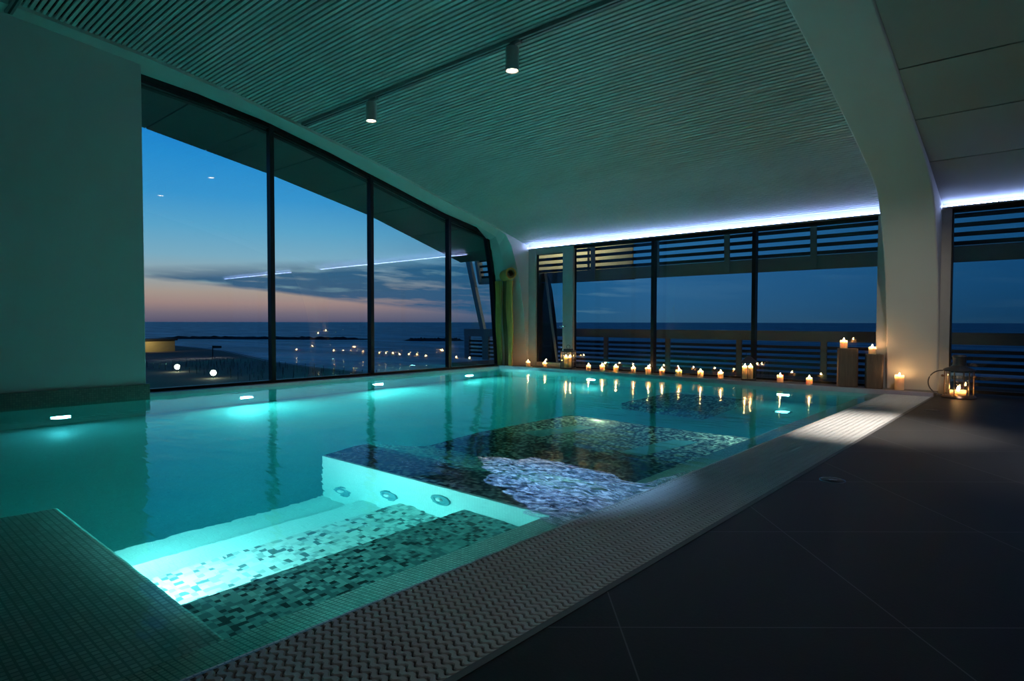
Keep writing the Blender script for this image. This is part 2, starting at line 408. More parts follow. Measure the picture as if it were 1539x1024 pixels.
# slatted ceiling
mb = MB(); y = -4.9; pitch = .066
while y < 11.98:
    a0, a1 = y, y+pitch*.60
    z0, z1 = ceilz(a0), ceilz(a1)
    x0, x1 = -10.12, XR1+.05
    mb.prism([(a0,z0),(a1,z1),(a1,z1+.025),(a0,z0+.025)], 'x', x0, x1, 0)
    y += pitch
ys = [-4.95+i*.5 for i in range(35)]
for a0, a1 in zip(ys, ys[1:]):
    a1 = min(a1, 12.1)
    mb.quad([(-10.12,a0,ceilz(a0)+.06),(XR1+.05,a0,ceilz(a0)+.06),(XR1+.05,a1,ceilz(a1)+.06),(-10.12,a1,ceilz(a1)+.06)], 1)
struct('ceiling', mb, [M['slat'],M['black']], 'slatted ceiling sloping down over the pool to the back windows', 'ceiling', fix=False)
# panelled ceiling on the right
mb = MB(); joints = [-4.9,-2.6,-1.2,.2,1.6,3.0,4.4,5.75,7.0,8.3,9.42,10.65,12.1]
for a0, a1 in zip(joints, joints[1:]):
    n = 4
    for i in range(n):
        q0 = a0+.011+(a1-a0-.022)*i/n; q1 = a0+.011+(a1-a0-.022)*(i+1)/n
        mb.prism([(q0,ceilz(q0)-.02),(q1,ceilz(q1)-.02),(q1,ceilz(q1)),(q0,ceilz(q0))], 'x', XR2-.02, 5.6, 0)
for a0, a1 in zip(ys, ys[1:]):
    a1 = min(a1, 12.1)
    mb.quad([(XR2-.02,a0,ceilz(a0)+.02),(5.6,a0,ceilz(a0)+.02),(5.6,a1,ceilz(a1)+.02),(XR2-.02,a1,ceilz(a1)+.02)], 1)
struct('ceiling', mb, [M['panel'],M['joint']], 'smooth grey ceiling panels to the right of the portal frame', 'ceiling', fix=False)

# portal frame on the right
inner = PROF+KNEE
outer = [(12.32,0),(12.32,3.1)]+[(yy, ceilz(yy)+.25) for yy in (12.0,10.5,8,6,4,2,0,-6)]
mb = MB(); mb.prism(inner+outer, 'x', XR1, XR2)
o = struct('trim_1', mb, M['plaster'], 'white bent portal frame and pillar between pool and deck', 'pillar', bevel=.02)
# rib along the left glass wall, its inner face splayed up to the glass
WIN = [(-6,5.5),(0,5.42),(2.07,5.25),(3.58,5.02),(4.6,4.93),(5.64,4.78),(6.8,4.52),(7.87,4.24),(10.04,3.68),(11.43,3.42)]
WEND = [(11.47,3.22),(11.52,2.95),(11.58,2.65),(11.65,2.28),(11.70,1.8),(11.76,1.2),(11.83,.5),(11.87,.0)]
PROFL = PROF[:-2]+[(9.5,3.72),(10.5,3.48)]
KNEEL = [(10.95,3.37),(11.22,3.27),(11.42,3.03),(11.6,2.62),(11.76,2.1),(11.9,1.4),(11.98,.6),(12.03,.0)]
inn = PROFL+KNEEL
mid = [(a,b+.03) for a,b in PROFL]+[(KNEEL[i][0]*.35+WEND[i][0]*.65, KNEEL[i][1]*.35+WEND[i][1]*.65) for i in range(len(KNEEL))]
win = WIN+WEND
mb = MB()
def strip(c0, X0, c1, X1):
    for i in range(len(c0)-1):
        mb.quad([(X0,)+c0[i],(X0,)+c0[i+1],(X1,)+c1[i+1],(X1,)+c1[i]], 0, True)
strip(inn, -10.1, mid, -10.5); strip(mid, -10.5, win, XL-.03)
out_ = [(yy, ceilz(yy)+.25) for yy in (-6,0,2.07,3.3,4.6,5.8,7,8.15,9.5,10.5)]+[(12.0,3.3),(12.2,3.2),(12.32,3.0),(12.32,2.68),(12.32,2.3),(12.32,1.85),(12.32,1.2),(12.32,0)]
out_ = out_[:len(inn)]
for i in range(len(inn)-1):
    mb.quad([(-10.1,)+inn[i],(-10.1,)+inn[i+1],(-10.1,)+out_[i+1],(-10.1,)+out_[i]])
    mb.quad([(XL-.03,)+win[i],(XL-.03,)+win[i+1],(XL-.03,)+out_[i+1],(XL-.03,)+out_[i]])
struct('trim_2', mb, M['plaster'], 'pale curved rib framing the left glass wall down to the corner pillar', 'trim', fix=False)

# walls
mb = MB(); mb.prism([(-4.9,-2.1),(3.4,-2.1),(3.4,5.3),(0,5.7),(-4.9,5.7)], 'x', -10.95, XW)
struct('wall_left', mb, M['wallpaint'], 'plain grey green wall at the left of the pool', 'wall', bevel=.012)
mb = MB(); mb.box(-10.95, 5.9, -5.2, -4.9, -1.6, 6)
struct('wall_rear', mb, M['wallpaint'], 'plain wall behind the photographer', 'wall')
mb = MB(); mb.box(5.6, 5.9, -4.9, 12.4, -.3, 6)
struct('wall_right', mb, M['wallpaint'], 'plain wall at the far right of the deck', 'wall')
mb = MB(); mb.box(XW-.02, XW+.035, -4.9, 3.44, -.3, .19)
struct('baseboard_left', mb, M['plinth'], 'brown mosaic plinth under the left wall at the waterline', 'baseboard')

# deck, pool basin
mb = MB(); mb.box(XR2+.012, 5.6, -4.9, 12.32, -.3, 0)
struct('floor', mb, M['deck'], 'dark stone deck of large diagonal tiles beside the pool', 'floor')
mb = MB(); mb.box(-10.9, XR2+.01, -4.9, -2.3, -.3, 0)
struct('floor', mb, M['deck'], 'dark stone deck behind the near end of the pool', 'floor')
mb = MB()
mb.box(-11.0, -2.0, -2.4, 11.75, -2.15, -1.9)                     # bottom
mb.box(-11.0, -10.6, 3.4, 11.75, -1.9, -.06)                      # left wall
mb.box(-11.0, -2.0, 11.55, 11.9, -1.9, -.06)                      # far wall
mb.box(-10.9, -2.0, -2.5, -2.2, -1.9, -.06)
mb.box(-2.28, -2.06, -2.3, 11.6, -1.9, -.12)
struct('pool_basin', mb, M['basin'], 'turquoise tiled pool basin under the water', 'pool basin')
# raised stone ledge with pale coping along the far and left glass
mb = MB(); mb.box(-10.95, XR2+.0, 11.62, 12.4, -.3, .05, 0); mb.box(-10.62, XR2, 11.52, 11.62, -.06, .055, 1)
mb.box(-11.1, -10.72, 3.4, 11.62, -.3, .022, 0); mb.box(-10.72, -10.58, 3.4, 11.6, -.06, .026, 1)
struct('trim_3', mb, [M['stone'],M['coping']], 'dark stone ledge with pale coping under the windows', 'ledge')
# sloping mosaic lip of the overflow edge
mb = MB(); mb.prism([(-2.325,-.075),(-2.13,-.022),(-2.085,0.0),(-2.068,0.0),(-2.068,-.12),(-2.325,-.13)], 'y', -2.3, 11.55)
struct('trim_4', mb, M['lip'], 'pale mosaic overflow lip between pool and grating', 'pool edge')
# submerged ledge nearest the camera
mb = MB(); mb.prism([(-2.2,-1.9),(1.02,-1.9),(1.02,-.10),(-.2,-.03),(-2.2,-.03)], 'x', -4.77, -2.285)
o = struct('pool_ledge', mb, M['ledge'], 'submerged tiled ledge at the near left of the pool', 'ledge', bevel=.015)
# whirlpool bay: seat and steps down from the edge, jet wall
mb = MB()
mb.box(-3.02, -2.285, 1.02, 2.94, -1.9, -.38, 0)
mb.box(-3.72, -3.02, 1.02, 2.94, -1.9, -.70, 1)
mb.box(-4.22, -3.72, 1.02, 2.94, -1.9, -.98, 2)
mb.box(-4.78, -4.22, 1.02, 2.94, -1.9, -1.24, 2)
struct('pool_steps', mb, [M['mosaicbay'],M['mosaicpale'],M['paletile']], 'mosaic seat and pale steps of the whirlpool bay', 'steps')
mb = MB(); mb.box(-4.81, -2.285, 2.94, 2.975, -1.9, -.035)
jw = struct('pool_jet_wall', mb, M['paletile'], 'pale tiled underwater wall with three jets', 'wall', bevel=.008)
# lounger platform behind it: rolling mosaic surface
LP = [(2.975,-.045),(3.25,-.035),(3.5,-.05),(3.75,-.2),(4.0,-.42),(4.25,-.50),(4.6,-.42),(5.0,-.36),(5.4,-.38),(6.0,-.43),(6.6,-.46),(6.75,-.5)]
def lpz(y): return prof(y, LP)
mb = MB(); nx, ny = 14, 40
def lx(y): return -4.82-.16*math.exp(-((y-3.5)/.35)**2)-.06*max(0,min(1,(y-4)/2))
gridp = []
for j in range(ny+1):
    yy = 2.975+(6.75-2.975)*j/ny; row = []
    for i in range(nx+1):
        t = i/nx; xx = lx(yy)*(1-t)+(-2.285)*t
        row.append((xx, yy, lpz(yy)-.02*math.sin(t*PI)))
    gridp.append(row)
for j in range(ny):
    for i in range(nx): mb.quad([gridp[j][i],gridp[j][i+1],gridp[j+1][i+1],gridp[j+1][i]], 0, True)
    a, b = gridp[j][0], gridp[j+1][0]
    mb.quad([a,b,(b[0],b[1],-1.9),(a[0],a[1],-1.9)])
for i in range(nx):
    a, b = gridp[ny][i], gridp[ny][i+1]; mb.quad([a,b,(b[0],b[1],-1.9),(a[0],a[1],-1.9)])
lounge = thing('pool_lounger', 'speckled dark mosaic underwater lounger platform behind the jet wall', 'lounger', kind='structure')
o = mb.build('mosaic_bed', M['mosaic'], lounge)
o.data.polygons.foreach_set('use_smooth', [True]*len(o.data.polygons))
for q in (((-4.50,5.28),(-4.19,5.19),(-4.07,6.14),(-4.32,6.14)), ((-3.15,5.13),(-2.90,5.10),(-2.80,6.14),(-3.06,6.10))):
    mb = MB(); top = [(x,yy,lpz(yy)+.0) for x,yy in q]; bot = [(x,yy,lpz(yy)-.1) for x,yy in q]
    mb.quad(top)
    for i in range(4): mb.quad([top[i],top[(i+1)%4],bot[(i+1)%4],bot[i]])
    mb.build('air_grille', M['inlay'], lounge)['label'] = 'smooth blue inlay'
mb = MB(); mb.box(-5.5, -4.0, 9.0, 10.8, -1.9, -1.3)
struct('pool_bench', mb, M['mosaic'], 'submerged mosaic bench near the far end of the pool', 'bench', bevel=.05)

# water body
mb = MB(); mb.prism([(XW-.012,-2.3),(-2.1,-2.3),(-2.1,11.56),(-10.605,11.56),(-10.605,3.41),(XW-.012,3.41)], 'z', -2.05, -.02)
o = mb.build('pool_water', M['water']); tag(o, 'still turquoise water filling the lit swimming pool', 'water', kind='stuff')

# foam and ripples thrown up at the overflow edge
mb = MB(); nx, ny = 150, 150; idx = {}; mk = []
x0, x1, y0, y1 = -3.75, -2.075, 2.75, 4.75
def foam_mask(x, y):
    # ragged fan spreading from the edge
    t = (-2.1-x)/1.3
    c = 3.42+.30*t; w = .52-.10*t
    d = 1-abs(y-c)/w-.7*max(0,t-.75)*3
    d += .45*noise.noise(Vector((x*2.2,y*3.6,1.7)))+.22*noise.noise(Vector((x*5,y*10,4.2)))
    e = 1-abs(x+2.14)/.05-max(0,(y-4.1))*1.8-max(0,3.2-y)*3
    return max(d, e)
for j in range(ny+1):
    for i in range(nx+1):
        x = x0+(x1-x0)*i/nx; y = y0+(y1-y0)*j/ny
        k = foam_mask(x, y)
        if k > -.12:
            kk = max(0, min(1, k/.55)); kk = kk*kk*(3-2*kk)
            q = x*.5+y
            h = -.019+kk*(.022+.020*noise.noise(Vector((x*4,y*8,3)))+.012*noise.noise(Vector((x*13+2*noise.noise(Vector((x*4,y*4,0))),y*34,8))))
            idx[i,j] = len(mb.v); mb.v.append((x,y,max(-.0195,h))); mk.append(k)
for j in range(ny):
    for i in range(nx):
        q = [(i,j),(i+1,j),(i+1,j+1),(i,j+1)]
        if all(k in idx for k in q):
            mb.f.append(tuple(idx[k] for k in q)); mb.m.append(0); mb.sm.append(True)
o = mb.build('foam', M['foam'], fix=False); tag(o, 'bluish white foam churning at the overflow edge of the pool', 'foam', kind='stuff')
at_ = o.data.attributes.new('density','FLOAT','POINT'); at_.data.foreach_set('value', mk)
o.data.polygons.foreach_set('use_smooth', [True]*len(o.data.polygons))

# wavy slat grating over the gutter, in one run, with channel and steel edge strip
gut = thing('gutter_grating', 'long pale wavy slat grating along the pool edge', 'grating', kind='structure')
mb = MB(); pitch = .036; y = -2.2; nseg = 44; gx0, gx1 = -2.068, -1.455
def wav(k): return .0075*(1 if (k % 4 in (0,1)) else -1)
while y < 11.5:
    base = len(mb.v)
    for k in range(nseg+1):
        x = gx0+(gx1-gx0)*k/nseg; w = wav(k)
        ya, yb = y+w, y+w+pitch*.74
        mb.v += [(x,ya,-.004),(x,ya+.004,0.0),(x,yb-.004,0.0),(x,yb,-.004),(x,ya,-.02),(x,yb,-.02)]
    for k in range(nseg):
        a = base+k*6; b = a+6
        for p, q in ((0,1),(1,2),(2,3),(4,0),(3,5)):
            mb.f.append((a+p,a+q,b+q,b+p)); mb.m.append(0); mb.sm.append(False)
    y += pitch
mb.build('grating_slats', M['grate'], gut, fix=True)
mb = MB(); mb.box(-2.07, -1.43, -2.3, 11.55, -.2, -.06); mb.box(-2.07,-2.066,-2.3,11.55,-.06,-.012); mb.build('channel', M['black'], gut)
mb = MB(); mb.box(-1.452, -1.42, -2.3, 11.55, -.1, .002); mb.build('edge_strip', M['strip'], gut)

# floor covers on the deck
t = thing('floor_cover', 'small round metal floor cover on the deck nearer the camera', 'floor cover', (-1.21+.0,4.91,0))
def cover(t):
    mb = MB(); mb.lathe([(0,.003),(.075,.003),(.08,0.0005)], n=28); mb.build('lid', M['deck'], t)
    mb = MB(); mb.tube([(.085*math.cos(a*PI/14),.085*math.sin(a*PI/14),.001) for a in range(28)], .003, 6, closed=True); mb.build('rim', M['steel'], t)
    mb = MB(); mb.box(-.03,.03,-.008,.008,.002,.006); mb.build('handle', M['steel'], t)
cover(t); dup(t, (-1.22,9.72,0), 'small round metal floor cover on the deck near the glass lantern')
for q in S.objects:
    if q.name.startswith('floor_cover'): q['group'] = 'floor covers in the deck'

# ------------------------------------------------------------------ left glass wall
def winz(y): return prof(y, WIN)
mulls = [3.42,5.65,7.85,10.07]
def thick(mb, poly, X0, X1): mb.prism(poly, 'x', X0, X1)
endp = [(11.80,.03),(11.60,2.26),(11.38,3.37)]
names = ['first tall glass pane beside the plain left wall','second tall glass pane of the left glass wall',
         'third glass pane of the left glass wall','narrow last glass pane of the left wall, at the corner pillar']
for i in range(4):
    a = mulls[i]; w = thing('window_%d' % (i+1), names[i], 'window', (0,0,0), kind='structure')
    ya = a+.0; yb = mulls[i+1] if i < 3 else None
    seg = [ya]+[k for k in (4.6,6.8) if ya < k < (yb or 0)]+([yb] if yb else [])
    if i < 3: poly = [(ya,.03),(yb,.03)]+[(k,winz(k)) for k in reversed(seg)]
    else: poly = [(ya,.03)]+endp+[(ya,winz(ya))]
    mb = MB(); mb.prism(poly, 'x', XL-.008, XL+.008); mb.build('pane', M['glass'], w)
    mb = MB()
    top = seg if i < 3 else [ya,11.38]
    for p, q in zip(top, top[1:]):
        mb.prism([(p,winz(p)+.02),(q,winz(q)+.02),(q,winz(q)-.10),(p,winz(p)-.10)], 'x', XL-.06, XL+.05)
        mb.prism([(p,winz(p)-.14),(q,winz(q)-.14),(q,winz(q)-.165),(p,winz(p)-.165)], 'x', XL-.12, XL-.02)
    mb.box(XL-.05, XL+.05, ya, yb or 11.83, .02, .07)
    if i == 3:
        e = [(11.87,.03),(11.68,2.26),(11.45,3.4)]; g = [(11.76,.03),(11.55,2.26),(11.33,3.36)]
        mb.prism([e[0],e[1],g[1],g[0]], 'x', XL-.08, XL+.06); mb.prism([e[1],e[2],g[2],g[1]], 'x', XL-.08, XL+.06)
    mb.build('frame', M['darkmetal'], w)
    if i: 
        mb = MB(); mb.box(XL-.07, XL+.06, a-.04, a+.04, .03, winz(a)-.02); mb.build('mullion', M['darkmetal'], w)
    else:
        mb = MB(); mb.box(XL-.06, XL+.05, 3.40, 3.46, .03, winz(3.4)); mb.build('mullion', M['darkmetal'], w)

# ------------------------------------------------------------------ back glass wall
YB = 12.15; ZH = 2.98
def backwin(name, label, x0, x1, mull=True):
    w = thing(name, label, 'window', kind='structure')
    mb = MB(); mb.box(x0, x1, YB-.008, YB+.008, .05, ZH); mb.build('pane', M['glass'], w)
    mb = MB(); mb.box(x0, x1, YB-.05, YB+.05, ZH-.07, ZH+.03); mb.box(x0, x1, YB-.05, YB+.05, .04, .09); mb.build('frame', M['darkmetal'], w)
    if mull:
        mb = MB(); mb.box(x1-.036, x1+.036, YB-.07, YB+.06, .05, ZH); mb.build('mullion', M['darkmetal'], w)
    return w
backwin('window_5', 'back window pane just right of the grey glass door', -8.70, -6.60)
backwin('window_6', 'middle pane of the back glass wall', -6.60, -4.43)
w = backwin('window_7', 'back window pane left of the white pillar', -4.43, -2.16, False)
mb = MB(); mb.box(-2.33, -2.16, YB-.08, YB+.06, .05, ZH); mb.build('jamb', M['greymetal'], w)
w = backwin('window_8', 'back window pane right of the white pillar', -1.30, 5.6, False)
mb = MB(); mb.box(-1.43, -1.30, YB-.08, YB+.06, 0, ZH); mb.build('jamb', M['greymetal'], w)
mb = MB(); mb.box(-1.34, -1.28, YB-.05, YB+.04, 0, ZH); mb.build('mullion', M['darkmetal'], w)
d = thing('door_1', 'grey framed glass door in the back wall beside the corner pillar', 'door', kind='structure')
mb = MB(); mb.box(-9.86,-9.02,YB-.008,YB+.008,.12,2.86); mb.build('pane', M['glass'], d)
mb = MB(); mb.box(-10.1,-9.86,YB-.07,YB+.05,.05,2.98); mb.box(-9.02,-8.84,YB-.07,YB+.05,.05,2.98); mb.box(-9.86,-9.02,YB-.062,YB+.046,2.84,2.975); mb.box(-9.86,-9.02,YB-.05,YB+.04,.055,.15)
mb.build('frame', M['greymetal'], d, bevel=.006)
mb = MB(); mb.box(-8.84,-8.70,YB-.09,YB+.06,.05,2.98); mb.build('jamb', M['greymetal'], d, bevel=.006)
mb = MB(); mb.box(-9.90,-9.84,YB-.02,YB+.03,.15,2.85); mb.box(-8.74,-8.68,YB-.02,YB+.03,.1,2.9); mb.build('gasket', M['darkmetal'], d)
mb = MB(); mb.tube([(-8.93,YB-.07,1.05),(-8.93,YB-.12,1.05),(-9.05,YB-.12,1.05)], .012); mb.build('handle', M['steel'], d)
# lintel behind LED
mb = MB(); mb.box(-10.95, 5.6, 12.1, 12.4, 2.99, 3.5)
struct('trim_5', mb, M['plaster'], 'white lintel above the back windows', 'lintel')

# LED strips
def led(x0, x1, label):
    t = thing('led_strip', label, 'led strip', ((x0+x1)/2,12.0,3.0), group='led strips above the back windows')
    mb = MB(); w = (x1-x0)/2
    mb.box(-w, w, -.02, .10, -.025, -.012); mb.box(-w, w, -.022, -.018, -.025, -.004); mb.build('profile', M['alu'], t)
    mb = MB(); n = int((x1-x0)/.07)
    for k in range(n):
        x = -w+(k+.5)*(x1-x0)/n
        mb.box(x-.027, x+.027, -.012, .02, -.010, .012)
    o = mb.build('diodes', [M['led'], M['ledside']], t); o['kind'] = 'stuff'
    for p in o.data.polygons: p.material_index = 0 if p.normal.z > .5 else 1
led(-10.06, -2.17, 'long bluish white led strip above the back windows left of the pillar')
led(-1.42, 5.5, 'bluish white led strip above the window right of the pillar')

# ------------------------------------------------------------------ track lights
def ctrack(y, x0, x1, label):
    zz = ceilz(y)
    t = thing('light_track', label, 'light track', (0,y,zz), group='ceiling light tracks')
    mb = MB(); mb.box(x0, x1, -.045, .045, -.05, .0); mb.build('rail', M['track'], t, bevel=.004)
    mb = MB(); mb.box(x0+.02, x1, -.012, .012, -.053, -.049); mb.build('groove', M['black'], t)
    return zz
zt = ctrack(5.80, -10.0, -2.17, 'dark ceiling light track carrying the two lit spotlights')
ctrack(1.80, -10.38, -2.17, 'dark end of a light track at the top left corner')
t = thing('spotlight', 'lit grey cylinder spotlight at the far left end of the track', 'spotlight', (-8.02,5.80,zt-.05), group='cylinder spotlights on the ceiling track')
mb = MB(); mb.box(-.02,.14,-.025,.025,-.03,0); mb.lathe([(0,-.05),(.03,-.05),(.03,0),(0,0)], (.02,0,0), 14); mb.build('adapter', M['track'], t)
mb = MB(); mb.lathe([(0,-.05),(.078,-.05),(.084,-.056),(.084,-.33),(.079,-.335),(.074,-.33),(.074,-.315),(0,-.315)], n=32); body = mb.build('body', M['spotbody'], t)
mb = MB()
for k in range(7):
    a = k*PI/3; r = .045 if k < 6 else 0
    mb.lathe([(.0,-.3285),(.02,-.327),(.022,-.318)], (r*math.cos(a), r*math.sin(a), 0), 10)
mb.build('lens', M['lens'], body)
mb = MB(); mb.lathe([(.0745,-.326),(.079,-.337),(.084,-.328)], n=32); mb.build('rim', M['alu'], body)
dup(t, (-5.12,5.80,zt-.05), 'lit grey cylinder spotlight nearer the middle of the track')

# ------------------------------------------------------------------ candles
def flame_mb(z0, s=1):
    mb = MB(); mb.lathe([(0,z0),(.008*s,z0+.006*s),(.0125*s,z0+.018*s),(.010*s,z0+.034*s),(.004*s,z0+.052*s),(0,z0+.062*s)], n=10); return mb
def candle(label, loc, r=.055, h=.125, group='lit pillar candles', fs=1.0):
    t = thing('candle', label, 'candle', loc, group=group)
    mb = MB(); mb.lathe([(0,0),(r*.97,0),(r,.006),(r,h-.05),(r*.99,h-.006),(r*.955,h)], n=28)
    # slightly uneven melted rim
    for i, v in enumerate(mb.v):
        if v[2] > h-.02:
            a = math.atan2(v[1], v[0]); mb.v[i] = (v[0], v[1], v[2]+.006*math.sin(2*a+h*90)*(math.hypot(v[0],v[1])/r))
    mb.lathe([(r*.985,h-.034),(r*.5,h-.042),(0,h-.043)], n=28)
    mb.build('wax', M['wax'], t)
    mb = MB(); mb.tube([(0,0,h-.045),(.001,0,h-.02),(.003,0,h-.008)], .0022, 6); wk = mb.build('wick', M['wick'], t)
    flame_mb(h-.018, fs).build('flame', M['flame'], wk)
    return t
ZL = .05; YC = 11.80
row = [(798,-9.86),(822,-9.34),(885.5,-8.06),(906,-7.68),(926,-7.32),(952,-6.88),(973,-6.53),(993.7,-6.20),(1018,-5.83),(1051,-5.36),(1080.5,-4.95),(1170,-3.82),(1215,-3.31)]
labs = ['lit cream candle on the ledge beside the corner pillar, leftmost of the row',
 'lit cream candle on the ledge in front of the glass door',
 'first lit candle to the right of the dark left lantern','second lit candle to the right of the dark left lantern',
 'third lit candle to the right of the dark left lantern','fourth lit candle to the right of the dark left lantern',
 'lit candle just left of the first dark back window mullion','lit candle just right of the first dark back window mullion',
 'fourth lit candle to the left of the peaked lantern','third lit candle to the left of the peaked lantern'
 ,'lit candle next to the peaked lantern on its left side','first lit candle to the right of the peaked lantern',
 'lit candle on the ledge just left of the taller wood block']
labs[8] = 'third lit candle to the left of the peaked lantern'; labs[9] = 'second lit candle to the left of the peaked lantern'
hs = [.12,.12,.115,.13,.13,.12,.135,.125,.125,.13,.125,.13,.12]
for (px, x), l, h in zip(row, labs, hs):
    candle(l, (x, YC+random.uniform(-.02,.02), ZL), random.uniform(.053,.06), h)

# wood blocks
def block(x, y, w, d, h, rz, label):
    t = thing('wood_block', label, 'wood block', (x,y,ZL), rz, group='upright wood blocks by the pillar')
    mb = MB(); n = 8
    def side(k0, k1, mi):
        pass
    # slightly irregular squared log with split face
    pts = [(-w/2,-d/2),(-w*.1,-d/2-.008),(w/2-.02,-d/2+.004),(w/2,-d/2+.03),(w/2-.006,d*.1),(w/2-.01,d/2),(-w/2+.02,d/2),(-w/2-.004,0)]
    mb.prism(pts, 'z', 0, h); mb.build('trunk', M['wood'], t, bevel=.008)
    mb = MB(); mb.prism([(w/2-.012,-d/2+.03),(w/2+.006,-d/2+.035),(w/2+.004,d/2-.01),(w/2-.012,d/2-.01)], 'z', .004, h-.006); mb.build('bark', M['woodred'], t)['label'] = 'red brown split side'
    return t
block(-2.72, 11.84, .30, .26, .66, math.radians(22), 'taller upright wood block topped with a candle, left of the pillar')
block(-2.31, 11.82, .25, .24, .575, math.radians(20), 'shorter upright wood block with a candle, against the white pillar')
candle('lit candle standing on the taller wood block', (-2.77,11.82,ZL+.66), .058, .135)
candle('lit candle standing on the shorter wood block beside the pillar', (-2.33,11.80,ZL+.575), .056, .12)
candle('tall lit candle on the floor in front of the white pillar', (-1.93,11.80,ZL), .068, .24)

# lanterns
def lantern(x, y, z, w, h, rz, label, peaked):
    t = thing('lantern', label, 'lantern', (x,y,z), rz, group='candle lanterns')
    mb = MB(); mb.box(-w/2,w/2,-w/2,w/2,0,.025); mb.build('base', M['lantern'], t, bevel=.004)
    for sx, sy in ((-1,-1),(1,-1),(1,1),(-1,1)):
        mb = MB(); a = w/2-.012; mb.box(sx*a-.01,sx*a+.01,sy*a-.01,sy*a+.01,.025,h); mb.build('corner_post', M['lantern'], t)
    mb = MB(); a = w/2-.012
    for s in (-1,1):
        mb.box(-a,a,s*a-.003,s*a+.003,.03,h); 
        mb.box(s*a-.003,s*a+.003,-a+.004,a-.004,.03,h)
    mb.build('glass', M['lglass'], t)
    mb = MB()
    if peaked:
        b = w/2+.015; q = [(-b,-b,h),(b,-b,h),(b,b,h),(-b,b,h)]; c = .035; r = [(-c,-c,h+.11),(c,-c,h+.11),(c,c,h+.11),(-c,c,h+.11)]
        for i in range(4): mb.quad([q[i],q[(i+1)%4],r[(i+1)%4],r[i]])
        mb.quad(q[::-1]); mb.quad(r)
    else:
        mb.box(-w/2,w/2,-w/2,w/2,h,h+.03); mb.box(-w*.3,w*.3,-w*.3,w*.3,h+.03,h+.07)
    mb.build('roof', M['lantern'], t)
    top = h+(.11 if peaked else .07)
    mb = MB(); mb.tube([(.045*math.cos(k*PI/10),0,top+.045+.045*math.sin(k*PI/10)) for k in range(20)], .005, 6, closed=True); mb.build('ring_handle', M['lantern'], t)
    return t
lantern(-8.68,11.86,ZL,.30,.40,.3,'dark flat topped lantern on the ledge beside the glass door', False)
lantern(-4.42,11.86,ZL,.27,.34,.35,'dark peaked lantern on the ledge near the second back mullion', True)
candle('left tall candle inside the dark flat topped lantern', (-8.735,11.84,ZL+.026), .045, .26, 'tall candles in the lanterns')
candle('right tall candle in the dark flat topped lantern', (-8.63,11.87,ZL+.026), .045, .26, 'tall candles in the lanterns')
candle('left tall candle inside the peaked lantern', (-4.48,11.83,ZL+.026), .045, .24, 'tall candles in the lanterns')
candle('right tall candle inside the peaked lantern', (-4.38,11.85,ZL+.026), .045, .245, 'tall candles in the lanterns')

# big round lantern on the deck with its hoop handle dropped to the side
LX, LY = -1.12, 11.66
t = thing('storm_lantern', 'round glass and copper storm lantern on the deck right of the pillar', 'lantern', (LX,LY,0))
mb = MB(); mb.lathe([(0,0),(.215,0),(.225,.012),(.215,.035),(.19,.045),(0,.045)], n=36); mb.build('base', M['brass'], t)
mb = MB(); mb.lathe([(.172,.045),(.172,.40),(.168,.40),(.168,.045)], n=40); mb.build('glass', M['lglass'], t)
for k in range(6):
    a = k*PI/3+.3; mb = MB(); mb.tube([(.188*math.cos(a),.188*math.sin(a),.04),(.188*math.cos(a),.188*math.sin(a),.42)], .008, 8); mb.build('bar', M['brass'], t)
mb = MB(); mb.lathe([(.16,.41),(.205,.41),(.21,.425),(.2,.44),(.13,.47),(.09,.50),(.085,.53),(.09,.62),(.1,.63),(.08,.66),(0,.665),(0,.6),(.07,.6),(.07,.5)], n=36); mb.build('top', M['lantern'], t)
mb = MB(); mb.tube([(-.20-.19*math.sin(k*PI/16), -.06, .225+.19*math.cos(k*PI/16)) for k in range(17)], .009, 8); mb.build('hoop_handle', M['lantern'], t)
for sx in (-1,1):
    mb = MB(); mb.lathe([(0,-.02),(.02,-.01),(.024,.01),(0,.025)], (sx*.205,-.05,.33), 12); mb.build('knob', M['brass'], t)
candle('low wide candle burning inside the round storm lantern', (LX-.01,LY-.02,.046), .105, .07, 'tall candles in the lanterns', 1.3)

# ------------------------------------------------------------------ green foam mats hanging at the corner
t = thing('foam_mats', 'green foam mats draped over a roll against the corner pillar', 'foam mats', (-10.45,11.60,.05))
def sheet(name, x0, x1, zt, mt, yoff, flare, seed):
    mb = MB(); n, mrow = 14, 22; vs = []
    for j in range(mrow+1):
        z = zt*(1-j/mrow); row = []
        for i in range(n+1):
            u = i/n; cx = (x0+x1)/2; w = (x1-x0)*(1-flare*(j/mrow))
            x = cx+(u-.5)*w+.015*math.sin(j*.4+seed)
            y = yoff+.035*math.sin(u*PI*1+seed)*(1+.4*math.sin(j*.3+seed))+.05*(j/mrow-.5)
            row.append((x, y, z))
        vs.append(row)
    for s, off in ((1,0),(-1,.03)):
        for j in range(mrow):
            for i in range(n):
                q = [vs[j][i],vs[j][i+1],vs[j+1][i+1],vs[j+1][i]]
                q = [(p[0],p[1]+off,p[2]) for p in q]
                mb.quad(q if s > 0 else q[::-1], 0, True)
    for j in range(mrow):
        for i in (0,n):
            a, b = vs[j][i], vs[j+1][i]; mb.quad([a,b,(b[0],b[1]+.03,b[2]),(a[0],a[1]+.03,a[2])])
    for i in range(n):
        for j in (0,mrow):
            a, b = vs[j][i], vs[j][i+1]; mb.quad([a,b,(b[0],b[1]+.03,b[2]),(a[0],a[1]+.03,a[2])])
    return mb.build(name, mt, t, fix=True)
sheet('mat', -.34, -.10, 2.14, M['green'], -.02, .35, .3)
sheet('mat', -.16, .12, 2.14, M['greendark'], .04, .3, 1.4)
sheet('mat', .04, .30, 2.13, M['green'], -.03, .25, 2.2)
mb = MB()
